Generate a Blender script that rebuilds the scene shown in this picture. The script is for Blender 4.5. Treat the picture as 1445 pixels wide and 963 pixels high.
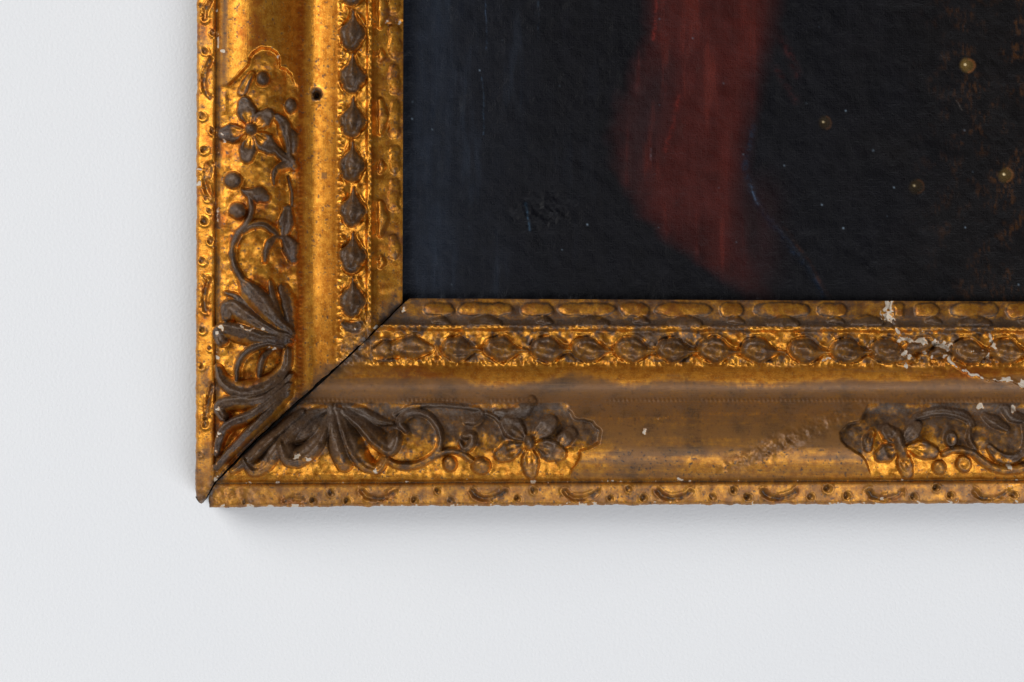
import bpy, math, random
import numpy as np

# ---------------------------------------------------------------- camera, light, exposure
S = 0.0003            # metres per design unit (the frame's rails are about 9 cm wide)
DC = 4000.0           # camera distance from the wall, design units (1.2 m)
CX, CY = 722.5, 481.5
sc = bpy.context.scene
for o in list(bpy.data.objects): bpy.data.objects.remove(o)

cam_d = bpy.data.cameras.new("camera"); cam = bpy.data.objects.new("camera", cam_d)
sc.collection.objects.link(cam)
cam.location = (0, -DC*S, 0); cam.rotation_euler = (math.radians(90), 0, 0)
cam_d.sensor_width = 36.0; cam_d.lens = 36.0*DC/1445.0
cam_d.clip_start = 0.05; cam_d.clip_end = 60
sc.camera = cam

world = bpy.data.worlds.new("World"); sc.world = world; world.use_nodes = True
world.node_tree.nodes["Background"].inputs[0].default_value = (0.96, 0.965, 1.0, 1)
world.node_tree.nodes["Background"].inputs[1].default_value = 0.13

def area(name, direction, dist, sx, sy, power, color):
    l = bpy.data.lights.new(name, 'AREA'); l.shape = 'RECTANGLE'; l.size = sx; l.size_y = sy
    l.energy = power; l.color = color
    o = bpy.data.objects.new(name, l); sc.collection.objects.link(o)
    n = np.array(direction, float); n /= np.linalg.norm(n)
    o.location = tuple(n*dist)
    from mathutils import Vector
    o.rotation_euler = Vector(tuple(-n)).to_track_quat('-Z', 'Z').to_euler()
    return o
area("window_light", (-0.86, -0.62, 0.46), 4.2, 2.7, 2.6, 158, (1.0, 0.99, 0.975))
area("low_fill_light", (0.42, -0.80, -0.70), 4.0, 3.4, 2.8, 126, (0.935, 0.955, 1.0))  # added fill from low in front, lifts the shadow under the frame

sc.view_settings.view_transform = 'Standard'; sc.view_settings.look = 'None'
sc.view_settings.exposure = 0.0; sc.view_settings.gamma = 1.0
sc.render.engine = 'CYCLES'
sc.render.resolution_x = 1024; sc.render.resolution_y = 682

rng = np.random.RandomState(7)
# ---------------------------------------------------------------- numpy helpers
def vnoise(x, y, seed):
    r = np.random.RandomState(seed).rand(256, 256)
    xi = np.floor(x).astype(int); yi = np.floor(y).astype(int)
    fx = x-xi; fy = y-yi
    fx = fx*fx*fx*(fx*(fx*6-15)+10); fy = fy*fy*fy*(fy*(fy*6-15)+10)
    a = r[xi % 256, yi % 256]; b = r[(xi+1) % 256, yi % 256]
    c = r[xi % 256, (yi+1) % 256]; d = r[(xi+1) % 256, (yi+1) % 256]
    return (a*(1-fx)+b*fx)*(1-fy)+(c*(1-fx)+d*fx)*fy
def fbm(x, y, s, seed, octv=4, gain=0.5, sx=1.0, sy=1.0):
    t = 0; a = 1; n = 0; f = 1.0/s
    for k in range(octv):
        ca, sa = math.cos(k*0.9), math.sin(k*0.9)
        xx = x*sx; yy = y*sy
        if sx == sy: xx, yy = xx*ca-yy*sa, xx*sa+yy*ca
        t = t+a*vnoise(xx*f+17.3*k+100, yy*f+9.1*k+100, seed*13+k); n += a; a *= gain; f *= 2.03
    return t/n
def sstep(a, b, x):
    t = np.clip((x-a)/(b-a), 0, 1); return t*t*(3-2*t)
def spline(pts, n=8):
    p = np.array(pts, float)
    if len(p) < 3:
        t = np.linspace(0, 1, n+1)[:, None]; return p[0]*(1-t)+p[-1]*t
    q = np.vstack([2*p[0]-p[1], p, 2*p[-1]-p[-2]]); out = []
    for i in range(1, len(q)-2):
        for k in range(n):
            t = k/n
            out.append(0.5*((2*q[i])+(-q[i-1]+q[i+1])*t+(2*q[i-1]-5*q[i]+4*q[i+1]-q[i+2])*t*t+(-q[i-1]+3*q[i]-3*q[i+1]+q[i+2])*t**3))
    out.append(p[-1]); return np.array(out)
def polydist(px, py, line):
    best = np.full(px.shape, 1e9); par = np.zeros(px.shape); side = np.zeros(px.shape)
    seg = np.hypot(*(line[1:]-line[:-1]).T); cum = np.concatenate([[0], np.cumsum(seg)]); L = cum[-1]
    for i in range(len(line)-1):
        a = line[i]; d = line[i+1]-a; l2 = max((d**2).sum(), 1e-9)
        t = np.clip(((px-a[0])*d[0]+(py-a[1])*d[1])/l2, 0, 1)
        ex = px-a[0]-t*d[0]; ey = py-a[1]-t*d[1]; q = np.hypot(ex, ey)
        m = q < best
        best = np.where(m, q, best); par = np.where(m, (cum[i]+t*seg[i])/L, par)
        side = np.where(m, np.sign(d[0]*ey-d[1]*ex), side)
    return best, par, side, L
def inside_poly(px, py, poly):
    c = np.zeros(px.shape, bool); n = len(poly); j = n-1
    for i in range(n):
        xi, yi = poly[i]; xj, yj = poly[j]
        m = ((yi > py) != (yj > py)) & (px < (xj-xi)*(py-yi)/(yj-yi+1e-12)+xi)
        c ^= m; j = i
    return c
def blur(a, n=1):
    for _ in range(n):
        p = np.pad(a, 1, mode='edge')
        a = (p[:-2, 1:-1]+2*p[1:-1, 1:-1]+p[2:, 1:-1])/4
        p = np.pad(a, 1, mode='edge'); a = (p[1:-1, :-2]+2*p[1:-1, 1:-1]+p[1:-1, 2:])/4
    return a

# ---------------------------------------------------------------- relief raster (one cell = 0.3 mm)
U0, U1, V0, V1 = 255, 1580, -130, 735
RU, RV = np.meshgrid(np.arange(U0, U1+1, dtype=float), np.arange(V0, V1+1, dtype=float))
SH = RU.shape
E = np.zeros(SH); OWN = np.full(SH, -1, int); G = np.zeros(SH)      # ornament relief, owner, ground change
CORE = np.zeros(SH)                                                  # height inside its own ornament 0..1
HOLL = np.zeros(SH)                                                  # gilded hollows of petals and leaves
ORN = []                                                             # (name, side)
def win(x0, y0, x1, y1):
    i0 = max(int(y0)-V0, 0); i1 = min(int(y1)-V0+2, SH[0]); j0 = max(int(x0)-U0, 0); j1 = min(int(x1)-U0+2, SH[1])
    return (slice(i0, i1), slice(j0, j1))
def put(w, e, name, side, hollow=None, hmax=1.0, tag=None):
    idx = len(ORN) if tag is None else tag
    if tag is None: ORN.append((name, side))
    m = e > E[w]
    E[w] = np.where(m, e, E[w]); OWN[w] = np.where(m & (e > 0.9), idx, OWN[w])
    CORE[w] = np.where(m, e/hmax, CORE[w])
    if hollow is not None: HOLL[w] = np.where(m, hollow, HOLL[w])
    else: HOLL[w] = np.where(m, 0, HOLL[w])
    return idx
def leaf(side, pts, ws, h, kind='round', name='leaf', hs=None, n=8, lean=0.0, ws2=None):
    line = spline(pts, n); wm = max(ws)+3
    w = win(line[:, 0].min()-wm, line[:, 1].min()-wm, line[:, 0].max()+wm, line[:, 1].max()+wm)
    px, py = RU[w], RV[w]
    if px.size == 0: return
    wob = (fbm(px, py, 9, 41)-0.5)*2.0; wob2 = (fbm(px, py, 9, 42)-0.5)*2.0
    d, s, sd, L = polydist(px+wob, py+wob2, line)
    wid = np.interp(s, np.linspace(0, 1, len(ws)), ws)*(1.12 if kind == 'leaf' else 1.0)
    if ws2 is not None: wid = np.where(sd > 0, wid, np.interp(s, np.linspace(0, 1, len(ws2)), ws2))
    hh = h*(np.interp(s, np.linspace(0, 1, len(hs)), hs) if hs is not None else (0.45+0.55*np.sin(np.pi*np.clip(s*0.9+0.08, 0, 1))))
    q = d/wid; qs = q*sd
    body = np.sqrt(np.clip(1-q*q, 0, 1)); hol = np.zeros(px.shape)
    if kind == 'round': pr = body
    elif kind == 'leaf':         # raised rim on one side, fluted flank on the other
        pr = body**.85*(1+lean*1.25*qs)*(1-0.04*np.cos(qs*6.0+1.2)*(q < 1)); hol = .85*sstep(.02, .55, -qs*(1 if lean >= 0 else -1)+(wob*.12))*sstep(.05, .25, s)*(lean != 0)
        pr = pr-0.07*np.exp(-((qs+0.1)/0.22)**2)
    elif kind == 'flute':        # two rims and a gilded valley
        pr = body**0.7*(0.62+0.55*np.clip(q, 0, 1)**1.6*(1+lean*np.sign(qs)))
        hol = sstep(0.62, 0.2, q)
    elif kind == 'petal':        # dished petal: thick lip at the tip, ribbed hollow toward the centre
        rimtip = sstep(0.35, 0.85, s)
        pr = body**0.6*(0.45+0.4*np.clip(q, 0, 1)**2+0.35*rimtip)
        pr = pr+0.10*np.cos(qs*9)*(1-rimtip)*body
        hol = sstep(0.7, 0.35, q)*(1-sstep(0.45, 0.75, s))*0.9
    elif kind == 'husk':
        pr = body**0.8*(0.78+0.26*np.exp(-(qs/0.22)**2))-0.05*np.cos(qs*13)*body
        pr = pr+0.18*np.clip(-qs, 0, 1)*body*lean
    elif kind == 'tube': pr = body**0.9
    e = np.clip(hh*pr*(.86+.28*fbm(px, py, 13, 44)), 0, None)
    e = np.where(q < 1, e, 0)
    return put(w, e, name, side, hol, h)
def berry(side, x, y, rx, ry, h, name='berry', cup=False):
    w = win(x-rx-3, y-ry-3, x+rx+3, y+ry+3); px, py = RU[w], RV[w]
    wob = (fbm(px, py, 7, 43)-0.5)*1.6
    q = np.hypot((px-x+wob)/rx, (py-y-wob)/ry)
    e = h*np.sqrt(np.clip(1-q*q, 0, 1))**0.9; hol = None
    if cup:
        e = h*np.clip(1-q**6, 0, 1)**0.8*(0.5+0.5*np.clip(q, 0, 1)**2); hol = sstep(0.75, 0.4, q)
    put(w, e, name, side, hol, h)
def petals(side, cx, cy, tips, wid, h):
    for (tx, ty, k) in tips:
        ax = cx+(tx-cx)*0.22; ay = cy+(ty-cy)*0.22
        ex = cx+(tx-cx)*0.80; ey = cy+(ty-cy)*0.80
        leaf(side, [(ax, ay), ((ax+ex)/2, (ay+ey)/2), (ex, ey)], [wid*0.35*k, wid*0.85*k, wid*k, wid*0.72*k], h, 'petal', 'petal', hs=[0.5, 0.75, 1, 0.95])

# --- left rail: cast panel of flower, berries, scroll and acanthus
def left_panel(dy=0):
    T = lambda L: [(x, y+dy) for x, y in L]
    leaf('L', T([(355, 103), (347, 117), (341, 129)]), [3.5, 6, 7], 7, 'flute')
    berry('L', 370, 111+dy, 9.5, 10.5, 10)
    petals('L', 353, 183+dy, [(343, 138+dy, 1.05), (383, 157+dy, 1.0), (388, 213+dy, 1.1), (347, 230+dy, 0.95), (308, 191+dy, 1.0)], 13.5, 11)
    berry('L', 354, 182+dy, 9, 8.5, 12, 'flower_center')
    berry('L', 410, 149+dy, 9, 11.5, 9)
    leaf('L', T([(391, 166), (398, 173), (402, 190), (406, 210), (407, 232)]), [6, 10, 7, 5, 4], 9, 'leaf', lean=-0.4)
    leaf('L', T([(409, 182), (415, 196), (414, 214)]), [5, 8, 5], 6)
    leaf('L', T([(373, 206), (387, 209), (397, 219), (408, 226), (415, 236)]), [4, 5.5, 6, 8, 6], 9, 'leaf')
    leaf('L', T([(412, 230), (402, 234), (392, 240), (387, 250), (387, 259)]), [7, 7.5, 6, 4.5, 2.5], 9, 'leaf', lean=0.3)
    berry('L', 328.5, 254+dy, 12.3, 11.7, 13)
    berry('L', 334.8, 297+dy, 12.3, 11.7, 13)
    leaf('L', T([(347, 270), (356, 273), (367, 275), (374, 279)]), [4, 9, 12.5, 8], 10, 'round')
    leaf('L', T([(342, 268), (352, 281), (354, 300), (347, 316), (333, 333), (327, 353), (330, 374), (339, 391), (349, 404)]),
         [2.5, 4, 4.2, 4.2, 5, 4.3, 4.5, 5.5, 5], 9, 'tube', 'scroll_stem', hs=[.6, 1, 1, 1])
    leaf('L', T([(344, 325), (356, 317), (371, 316), (383, 322), (394, 332)]), [4, 5.5, 6, 6, 5], 9, 'leaf', 'scroll_stem', lean=0.3)
    leaf('L', T([(405, 296), (404, 312), (400, 332)]), [7, 11, 6], 10, 'leaf')
    leaf('L', T([(391, 334), (381, 342), (374.5, 356), (373, 369)]), [4, 6, 5, 3.5], 10, 'round')
    leaf('L', T([(401, 335), (409, 348), (413, 366)]), [6, 12, 7], 8, 'leaf')
    leaf('L', T([(406, 250), (412, 275), (411, 295)]), [2, 2.6, 2], 4, 'tube', 'scroll_stem')
    # acanthus
    leaf('L', T([(400, 408), (408, 428), (411, 452), (413, 470)]), [8, 11, 9, 6], 8, 'leaf', lean=0.5)
    leaf('L', T([(381, 398), (384, 416), (390, 434), (400, 454)]), [3.5, 5.5, 5, 4], 11, 'round')
    leaf('L', T([(318, 413), (332, 419), (347, 431), (365, 446), (385, 460), (402, 470)]), [2.5, 5, 4.5, 5, 5.5, 5], 9, 'leaf')
    leaf('L', T([(340, 396), (350, 410), (362, 424), (376, 440), (392, 456), (410, 470)]), [6, 15, 17, 14, 10, 7], 15, 'leaf', lean=-0.35, hs=[.5, .9, 1, 1, .9, .8])
    leaf('L', T([(322, 448), (324, 435), (335, 441), (349, 450), (368, 461), (390, 471), (408, 477)]), [9, 13, 12, 9, 7, 7], 15, 'leaf', lean=-0.3, hs=[.6, 1, 1, .9, .9])
    leaf('L', T([(313, 480), (312, 468), (326, 468), (346, 473), (365, 479), (385, 481), (404, 484)]), [8, 11, 12.5, 12, 10, 9], 15, 'leaf', lean=-0.4, hs=[1, 1, 1, .9, .7])
    leaf('L', T([(334, 537), (335, 518), (343, 502), (357, 491), (378, 485), (400, 488)]), [3.5, 5.5, 5.5, 5, 5, 6], 13, 'round', hs=[.8, 1, 1, 1, .8])
    leaf('L', T([(365, 530), (367, 515), (373, 502), (384, 493)]), [4, 5, 5, 4], 12, 'round')
    leaf('L', T([(309, 519), (315, 535), (330, 547), (348, 550), (370, 544), (390, 532), (402, 516), (405, 496)]),
         [5, 9, 11.5, 12.5, 11, 9, 8, 7], 16, 'leaf', lean=0.35, hs=[.7, 1, 1, 1, .9])
    leaf('L', T([(317, 587), (312, 575), (327, 569), (348, 569), (370, 565), (392, 551), (411, 532)]), [7.5, 10, 10, 9, 7.5, 6], 15, 'leaf', lean=-0.4, hs=[.9, 1, 1, .9, .8])
    leaf('L', T([(308, 640), (312, 618), (324, 601), (350, 590), (378, 572), (408, 546)]), [4.5, 7, 8, 8, 8, 7], 13, 'leaf', lean=-0.5, hs=[.8, 1, .9, .9])
    leaf('L', T([(307, 660), (323, 642), (346, 618), (374, 590), (407, 556)]), [5, 6.5, 7, 7, 6], 12, 'leaf', lean=-0.4, hs=[1, 1, .9, .7])
left_panel()
# the next motif up the rail, just above what the photograph shows
berry('L', 360, -60, 12, 11, 11); leaf('L', [(340, -95), (356, -80), (372, -72)], [4, 8, 5], 9, 'leaf')

# --- bottom rail: corner acanthus, scroll, flower
leaf('B', [(329, 662), (350, 648), (371, 627), (396, 605), (426, 582)], [5.5, 7.5, 7, 6.5, 5], 11, 'leaf', lean=0.4, hs=[1, 1, .8, .6])
leaf('B', [(349, 652), (358, 662), (374, 655), (387, 636), (408, 613), (436, 588), (458, 578)], [8, 10.5, 10, 9.5, 8, 6], 13, 'leaf', lean=0.4, hs=[1, 1, .8, .6])
leaf('B', [(411, 622), (427, 615), (444, 602), (462, 585)], [4, 9, 11, 9], 8, 'leaf', lean=-0.3)
leaf('B', [(402, 631), (410, 645), (426, 643), (442, 631), (454, 612), (464, 588)], [11, 13.5, 11, 8.5, 7], 17, 'leaf', lean=0.4, hs=[1.05, 1, .85, .7, .5])
leaf('B', [(553, 598), (535, 595), (515, 586), (488, 576)], [3, 7, 9, 7], 8, 'leaf', lean=0.3)
leaf('B', [(556, 620), (549, 631), (534, 620), (511, 597), (489, 580)], [11, 12, 10, 7], 15, 'leaf', lean=-0.45, hs=[1, 1, .8, .55])
leaf('B', [(542, 648), (533, 659), (518, 655), (503, 636), (490, 606), (478, 577)], [6, 9, 12.5, 11.5, 9, 7], 16, 'leaf', lean=-0.45, hs=[1, 1, .9, .75, .5])
leaf('B', [(486, 655), (480, 640), (474, 618), (470, 594), (467, 575)], [12, 14, 12, 10, 7], 18, 'round', hs=[1.05, 1, .85, .7, .5])
leaf('B', [(541, 646), (560, 657), (582, 658), (602, 651), (618, 636), (622, 618), (617, 601), (603, 586), (585, 582), (571, 587), (565, 598), (572, 607)],
     [3, 5, 5.5, 5, 5, 4.8, 4.5, 4.5, 5, 5.5, 6, 5], 9, 'tube', 'scroll_stem', hs=[.8, 1, 1, 1])
leaf('B', [(558, 585), (585, 573), (615, 571), (650, 574), (676, 578)], [3, 4, 4, 3.5, 3], 4.5, 'tube', 'scroll_stem')
leaf('B', [(608, 646), (633, 637), (652, 641), (666, 650)], [4, 4.2, 4, 3.5], 8, 'tube', 'scroll_stem', hs=[.8, 1, 1, .8])
berry('B', 635, 655, 10, 11.5, 11)
berry('B', 679, 658, 14, 12, 12)
leaf('B', [(649, 625), (656, 634), (665, 627), (667, 615), (655, 615)], [3, 5.5, 6, 6, 5], 9, 'round', hs=[.6, 1, 1, .8])
leaf('B', [(657, 596), (671, 593), (680, 585)], [3, 7, 4.5], 9, 'leaf')
leaf('B', [(700, 583), (722, 586), (738, 578), (750, 566)], [4, 8, 10, 7], 7, 'leaf')
leaf('B', [(686, 583), (700, 590), (712, 604)], [2.5, 3.5, 3], 6, 'tube', 'scroll_stem')
petals('B', 747, 625, [(709, 591, 1.2), (785, 589, 1.05), (799, 644, 1.15), (750, 676, 0.95), (697, 647, 1.0)], 13.5, 11)
berry('B', 747, 625, 8, 11, 12, 'flower_center')
leaf('B', [(787, 632), (797, 620), (805, 612)], [5, 11, 10], 10, 'petal', 'bud')
# --- right-hand motif of the bottom rail
petals('B', 1272, 630, [(1245, 601, .95), (1300, 596, 1.0), (1328, 640, 1.05), (1282, 676, 0.95), (1238, 646, 1.05)], 12.5, 10)
leaf('B', [(1266, 612), (1271, 630), (1277, 648)], [7, 8, 6], 12, 'round', 'flower_center')
leaf('B', [(1231, 612), (1226, 622), (1226, 633)], [6, 8, 6], 9, 'petal', 'bud')
berry('B', 1343, 620, 9.5, 12, 10, cup=True); berry('B', 1326, 660, 10, 10, 9); berry('B', 1361, 655, 11, 12, 10, cup=True)
leaf('B', [(1283, 602), (1291, 591), (1304, 585), (1323, 581), (1346, 583), (1366, 590), (1374, 602)], [3, 4, 5, 5.5, 5, 6, 4], 8, 'leaf', 'scroll_stem')
leaf('B', [(1332, 641), (1350, 635), (1372, 639), (1388, 651), (1406, 661), (1432, 663), (1456, 655), (1474, 636)], [4, 4.5, 5, 6, 6.5, 6, 5, 5], 9, 'tube', 'scroll_stem', hs=[.8, 1, 1, 1])
leaf('B', [(1391, 587), (1406, 596), (1421, 605)], [4, 8, 5], 9, 'leaf')
leaf('B', [(1398, 632), (1411, 645), (1428, 648), (1443, 640)], [5, 8, 8, 5], 10, 'flute')
leaf('B', [(1371, 604), (1369, 620), (1378, 636)], [3, 4, 4], 7, 'tube', 'scroll_stem')
leaf('B', [(1418, 576), (1431, 588), (1448, 592)], [5, 8, 5], 8, 'leaf'); leaf('B', [(1450, 600), (1455, 622), (1446, 640)], [6, 8, 6], 9, 'leaf')
berry('B', 1500, 620, 12, 12, 11); leaf('B', [(1480, 590), (1505, 585), (1530, 600)], [4, 8, 5], 9, 'leaf')

# --- husks
hw = [1.5, 2.2, 3.8, 6.5, 10.5, 15, 18, 17.8, 15.5, 11.5]; hhs = [.36, .40, .46, .56, .70, .86, 1.0, 1.1, 1.12, 1.05]
hwb = [1.5, 1.9, 2.6, 4.5, 8, 12.3, 15.5, 16.8, 16, 13.5]; hwl = [1.8, 2.3, 3.6, 6.5, 11, 15.5, 18.5, 19.2, 18, 14.5]
yl = [-168+62.5*k for k in range(3)]+[14, 77, 137, 199, 262, 328, 391]
yl = [-111, -48, 15.5, 76, 138, 201, 265, 329, 392]
for y in yl:
    x = 497.5-0.2+(0.6*rng.rand())
    leaf('L', [(x+1, y), (x+.5, y+20), (x-1.5, y+44)], [w*(1.02+0.10*rng.rand()) for w in hw], 15, 'husk', 'husk', hs=hhs, lean=0.4)
xb = [622, 682.5, 748, 806, 866.5, 925, 984, 1045, 1112, 1171, 1228, 1343, 1396, 1455, 1515]
for i, x in enumerate(xb):
    y = 491+(x-622)*0.006+rng.rand()-0.5; l = 60 if i != 0 else 56
    leaf('B', [(x+l+2, y+3.5), (x+l*0.62, y+2), (x+15, y-1)], [w*(0.97+0.08*rng.rand())*1.02 for w in hwb], 15, 'husk', 'husk', hs=hhs, lean=0.35, ws2=[w*(.95+.1*rng.rand()) for w in hwl])
# mitre ends of the husk rows
leaf('B', [(560, 492), (580, 490), (606, 492)], [9, 16, 6], 12, 'leaf', 'husk', hs=[.8, 1, .5]); leaf('B', [(532, 497), (545, 494), (560, 497)], [7, 12, 6], 9, 'leaf', 'husk')
leaf('L', [(485, 458), (496, 463), (510, 458)], [5, 7, 5], 5, 'leaf', 'husk')
# broken, lumpy husk by the crack
leaf('B', [(1281, 494), (1294, 487), (1312, 484)], [7, 10, 7], 12, 'round', 'broken_husk'); leaf('B', [(1265, 508), (1280, 503), (1292, 509)], [5, 8, 5], 8, 'round', 'broken_husk')
leaf('B', [(1316, 500), (1330, 496), (1342, 504)], [5, 8, 5], 11, 'leaf', 'broken_husk')

# --- sight moulding pads (long and short bars, half moons)
def pad(side, a0, a1, b0, b1, h, name):
    """bar along the rail from a0 to a1, across from b0 to b1"""
    x0, x1, y0, y1 = (a0, a1, b0, b1) if side == 'B' else (b0, b1, a0, a1)
    w = win(x0-2, y0-2, x1+2, y1+2); px, py = RU[w], RV[w]; wob = (fbm(px, py, 11, 51)-.5)*7
    qx = np.abs(px-(x0+x1)/2+wob)/((x1-x0)/2); qy = np.abs(py-(y0+y1)/2-wob*.6)/((y1-y0)/2)
    n1 = 3.2 if side == 'B' else 2.0; n2 = 2.0 if side == 'B' else 3.2
    e = h*np.clip(1-qx**(4 if side == 'B' else 2.2)-qy**(2.2 if side == 'B' else 4), 0, 1)**.5
    put(w, e, name, side, np.ones(px.shape)*0.85, h)
for a, b in [(597, 642), (646, 724), (735, 781), (786, 868), (873, 919), (924, 1006), (1014, 1049), (1061, 1146), (1153, 1195), (1259, 1276), (1290, 1325), (1340, 1410), (1418, 1460), (1466, 1540)]:
    pad('B', a, b, 427, 446+(a-600)*.004, 3.6, 'gilt_bar')
for x in [685, 836, 967, 1104, 1223, 1375, 1500]:
    leaf('B', [(x-20, 456), (x, 452), (x+20, 456)], [4, 8.5, 4], 5, 'round', 'half_moon', hs=[.8, 1, .8])
for x in [613, 759, 896, 1029, 1170, 1308, 1440]:
    leaf('B', [(x, 453), (x+9, 452), (x+20, 455)], [3, 6, 2], 5, 'round', 'gilt_notch')
for c in [-118, 16, 166, 310]:
    leaf('L', [(537, c-24), (541, c), (537, c+22)], [4, 8.5, 4], 6, 'round', 'half_moon', hs=[.8, 1, .8])
for a, b in [(-105, -30), (-22, 20), (32, 84), (90, 134), (142, 196), (206, 246), (252, 300), (330, 366)]:
    pad('L', a, b, 548, 565, 3.2, 'gilt_bar')
for y in [-60, 84, 241, 375]:
    leaf('L', [(538, y-14), (539, y-4), (536, y+2)], [2, 6, 3], 5, 'round', 'gilt_notch')

# --- sunk fields of the cast panels (the plain gilded panel stands proud of them)
fieldL = [(300, 121), (314, 121), (323, 119), (333, 110), (342, 99), (350, 91), (351, 82), (357, 74), (367, 68), (379, 68), (389, 74), (394, 84), (395, 96), (402, 97), (411, 104), (415, 118), (422, 122), (422, 760), (300, 760)]
fieldB = [(280, 760), (280, 566), (800, 566), (803, 579), (810, 590), (822, 592), (837, 596), (848, 609), (846, 625), (833, 632), (819, 636), (817, 650), (808, 662), (803, 680), (803, 700)]
fieldR = [(1229, 700), (1229, 669), (1224, 656), (1215, 642), (1199, 633), (1187, 623), (1186, 609), (1197, 598), (1214, 594), (1222, 578), (1226, 566), (1620, 566), (1620, 700)]
def fieldmask(poly):
    p = np.array(poly, float); w = win(p[:, 0].min(), p[:, 1].min(), p[:, 0].max(), p[:, 1].max())
    m = np.zeros(SH); wob = (fbm(RU[w], RV[w], 8, 61)-.5)*3
    m[w] = inside_poly(RU[w]+wob, RV[w]-wob, poly); return blur(m, 1)
mitre_v = lambda u: np.interp(u, [270, 276, 280, 284, 288, 303, 365, 429, 482, 572, 620], [696, 703, 709, 712.5, 708, 681, 618, 560.5, 513, 425, 378])
mitre_u = lambda v: np.interp(v, [378, 425, 513, 560.5, 618, 681, 709, 714, 722], [620, 572, 482, 429, 365, 303, 290, 288.5, 290])
LEFT = RV < np.interp(RU, [255, 283, 303, 365, 429, 482, 572, 640], [735, 713, 681, 618, 560.5, 513, 425, 358])
fl = fieldmask(fieldL); fb = np.maximum(fieldmask(fieldB), fieldmask(fieldR))
uoL = lambda v: 278-2*v/716.0
voB = lambda u: 716-6*(u-300)/1145.0
viB = lambda u: 421.5+4.5*(u-580)/865.0
LK = [0, 27.5, 142, 201, 243, 291.0]; BK = [0, 33.5, 146, 201, 254, 295.0]
def canonB(u, v):
    w = (voB(u)-v)*295.0/(voB(u)-viB(u)); return np.interp(w, [-30]+BK+[330], [-30]+LK+[330])
CL = np.where(LEFT, RU-uoL(RV), canonB(RU, RV))                      # distance across the moulding
ALONG = np.where(LEFT, RV, RU)
inpan = sstep(29, 54, CL)*sstep(142, 124, CL)
FIELD = np.where(LEFT, fl, fb)*(CL > 28)*(CL < 143)
G -= 10.0*np.where(LEFT, fl, fb)*inpan
# rim round the sunk field
edge = np.abs(blur(np.where(LEFT, fl, fb), 5)-0.5)
G += .8*np.clip(1-edge*2.6, 0, 1)*inpan*(1-FIELD)
# uneven cast ground, punched and stippled
lump = (fbm(RU, RV, 26, 3, 3)-.5)*5+(fbm(RU, RV, 9, 4, 2)-.5)*2.0
G += lump*FIELD
G += (fbm(RU, RV, 60, 5, 2)-.5)*1.6*(1-FIELD)                        # hand-carved waviness
husk = sstep(199, 204, CL)*sstep(246, 241, CL)
G += husk*((fbm(RU, RV, 14, 6, 2)-.5)*2.5)
# a gilt ribbon that swings from side to side behind the husks
ph = np.where(LEFT, (RV-15.5)/62.6, -(RU-622)/60.3)
hm = blur((np.isin(OWN, [i for i, o in enumerate(ORN) if 'husk' in o[0]]) & (E > 2)).astype(float), 44)
hm = hm+.22*(fbm(RU, RV, 12, 68, 2)-.5); rib = np.exp(-((hm-.20)/.11)**2); trench = sstep(.30, .5, hm)*husk
G += husk*(6.5*rib*(-.1+1.5*np.clip(fbm(RU, RV, 15, 67, 2)-.22, 0, 1))-3*trench+9*(fbm(RU, RV, 15, 66, 2)-.5)); scl = np.sin(2*np.pi*(ALONG+5*fbm(RU, RV, 25, 62, 2))/9.3)
G += 1.3*np.exp(-((CL-(204+1.5*scl))/3.0)**2)*scl
G += sstep(243, 250, CL)*((fbm(RU, RV, 20, 8, 2)-.5)*2.6)
# beaded line between panel and cove
bead = np.where(LEFT, .35, 1)*np.exp(-((CL-147)/2.2)**2)*(0.5+0.5*np.cos(2*np.pi*ALONG/6.2))*sstep(.35, .6, fbm(RU, RV, 60, 9, 2)+.1)
G += 1.5*bead
bead2 = np.exp(-((CL-245)/2.0)**2)*(0.5+0.5*np.cos(2*np.pi*ALONG/8.5)); G += 1.6*bead2
# outer edge: punched dots and crescents
GRIME_SHADE = np.zeros(SH); BOLE = np.zeros(SH)
def dot(x, y, r=4.6, dp=6.0):
    r = r*(.72+.42*((x*3.7+y) % 1 if (x*3.7+y) % 1 else .4)); dp = dp*(.5+.6*((x*1.3+y*.7) % 1))
    w = win(x-16, y-16, x+16, y+16); px, py = RU[w], RV[w]; wob = (fbm(px, py, 5, 71)-.5)*4.5; wo2 = (fbm(px, py, 5, 74)-.5)*4.5
    q = np.hypot(px-x+wob, (py-y+wo2)*(.8+.4*((x*7)%1)))/(r*.95)
    G[w] -= dp*np.clip(1-q**3, 0, 1); G[w] += 1.6*np.exp(-((np.hypot(px-x-2, py-y-2)/r-1.35)/.35)**2)
    GRIME_SHADE[w] = np.maximum(GRIME_SHADE[w], sstep(1.2, .5, q)*(.35+.7*fbm(px, py, 5, 76)))
def crescent(pts, dp=5.0, wd=3.2):
    line = spline(pts, 6); w = win(line[:, 0].min()-12, line[:, 1].min()-12, line[:, 0].max()+12, line[:, 1].max()+12); px, py = RU[w], RV[w]
    d, s, sd, L = polydist(px+(fbm(px, py, 6, 72)-.5)*3, py+(fbm(px, py, 6, 73)-.5)*3, line)
    prof = np.exp(-(d/wd)**2)
    G[w] -= dp*prof*(0.6+.4*(1-s)); G[w] += 1.8*np.exp(-((d-5.5)/2.2)**2)*(fbm(px, py, 12, 77) > .45)
    GRIME_SHADE[w] = np.maximum(GRIME_SHADE[w], prof*(.25+.65*(fbm(px, py, 6, 75) > .5)))
    BOLE[w] = np.maximum(BOLE[w], np.exp(-((d-4)/4)**2)*.7*sstep(.45, .65, fbm(px, py, 12, 78)))
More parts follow.
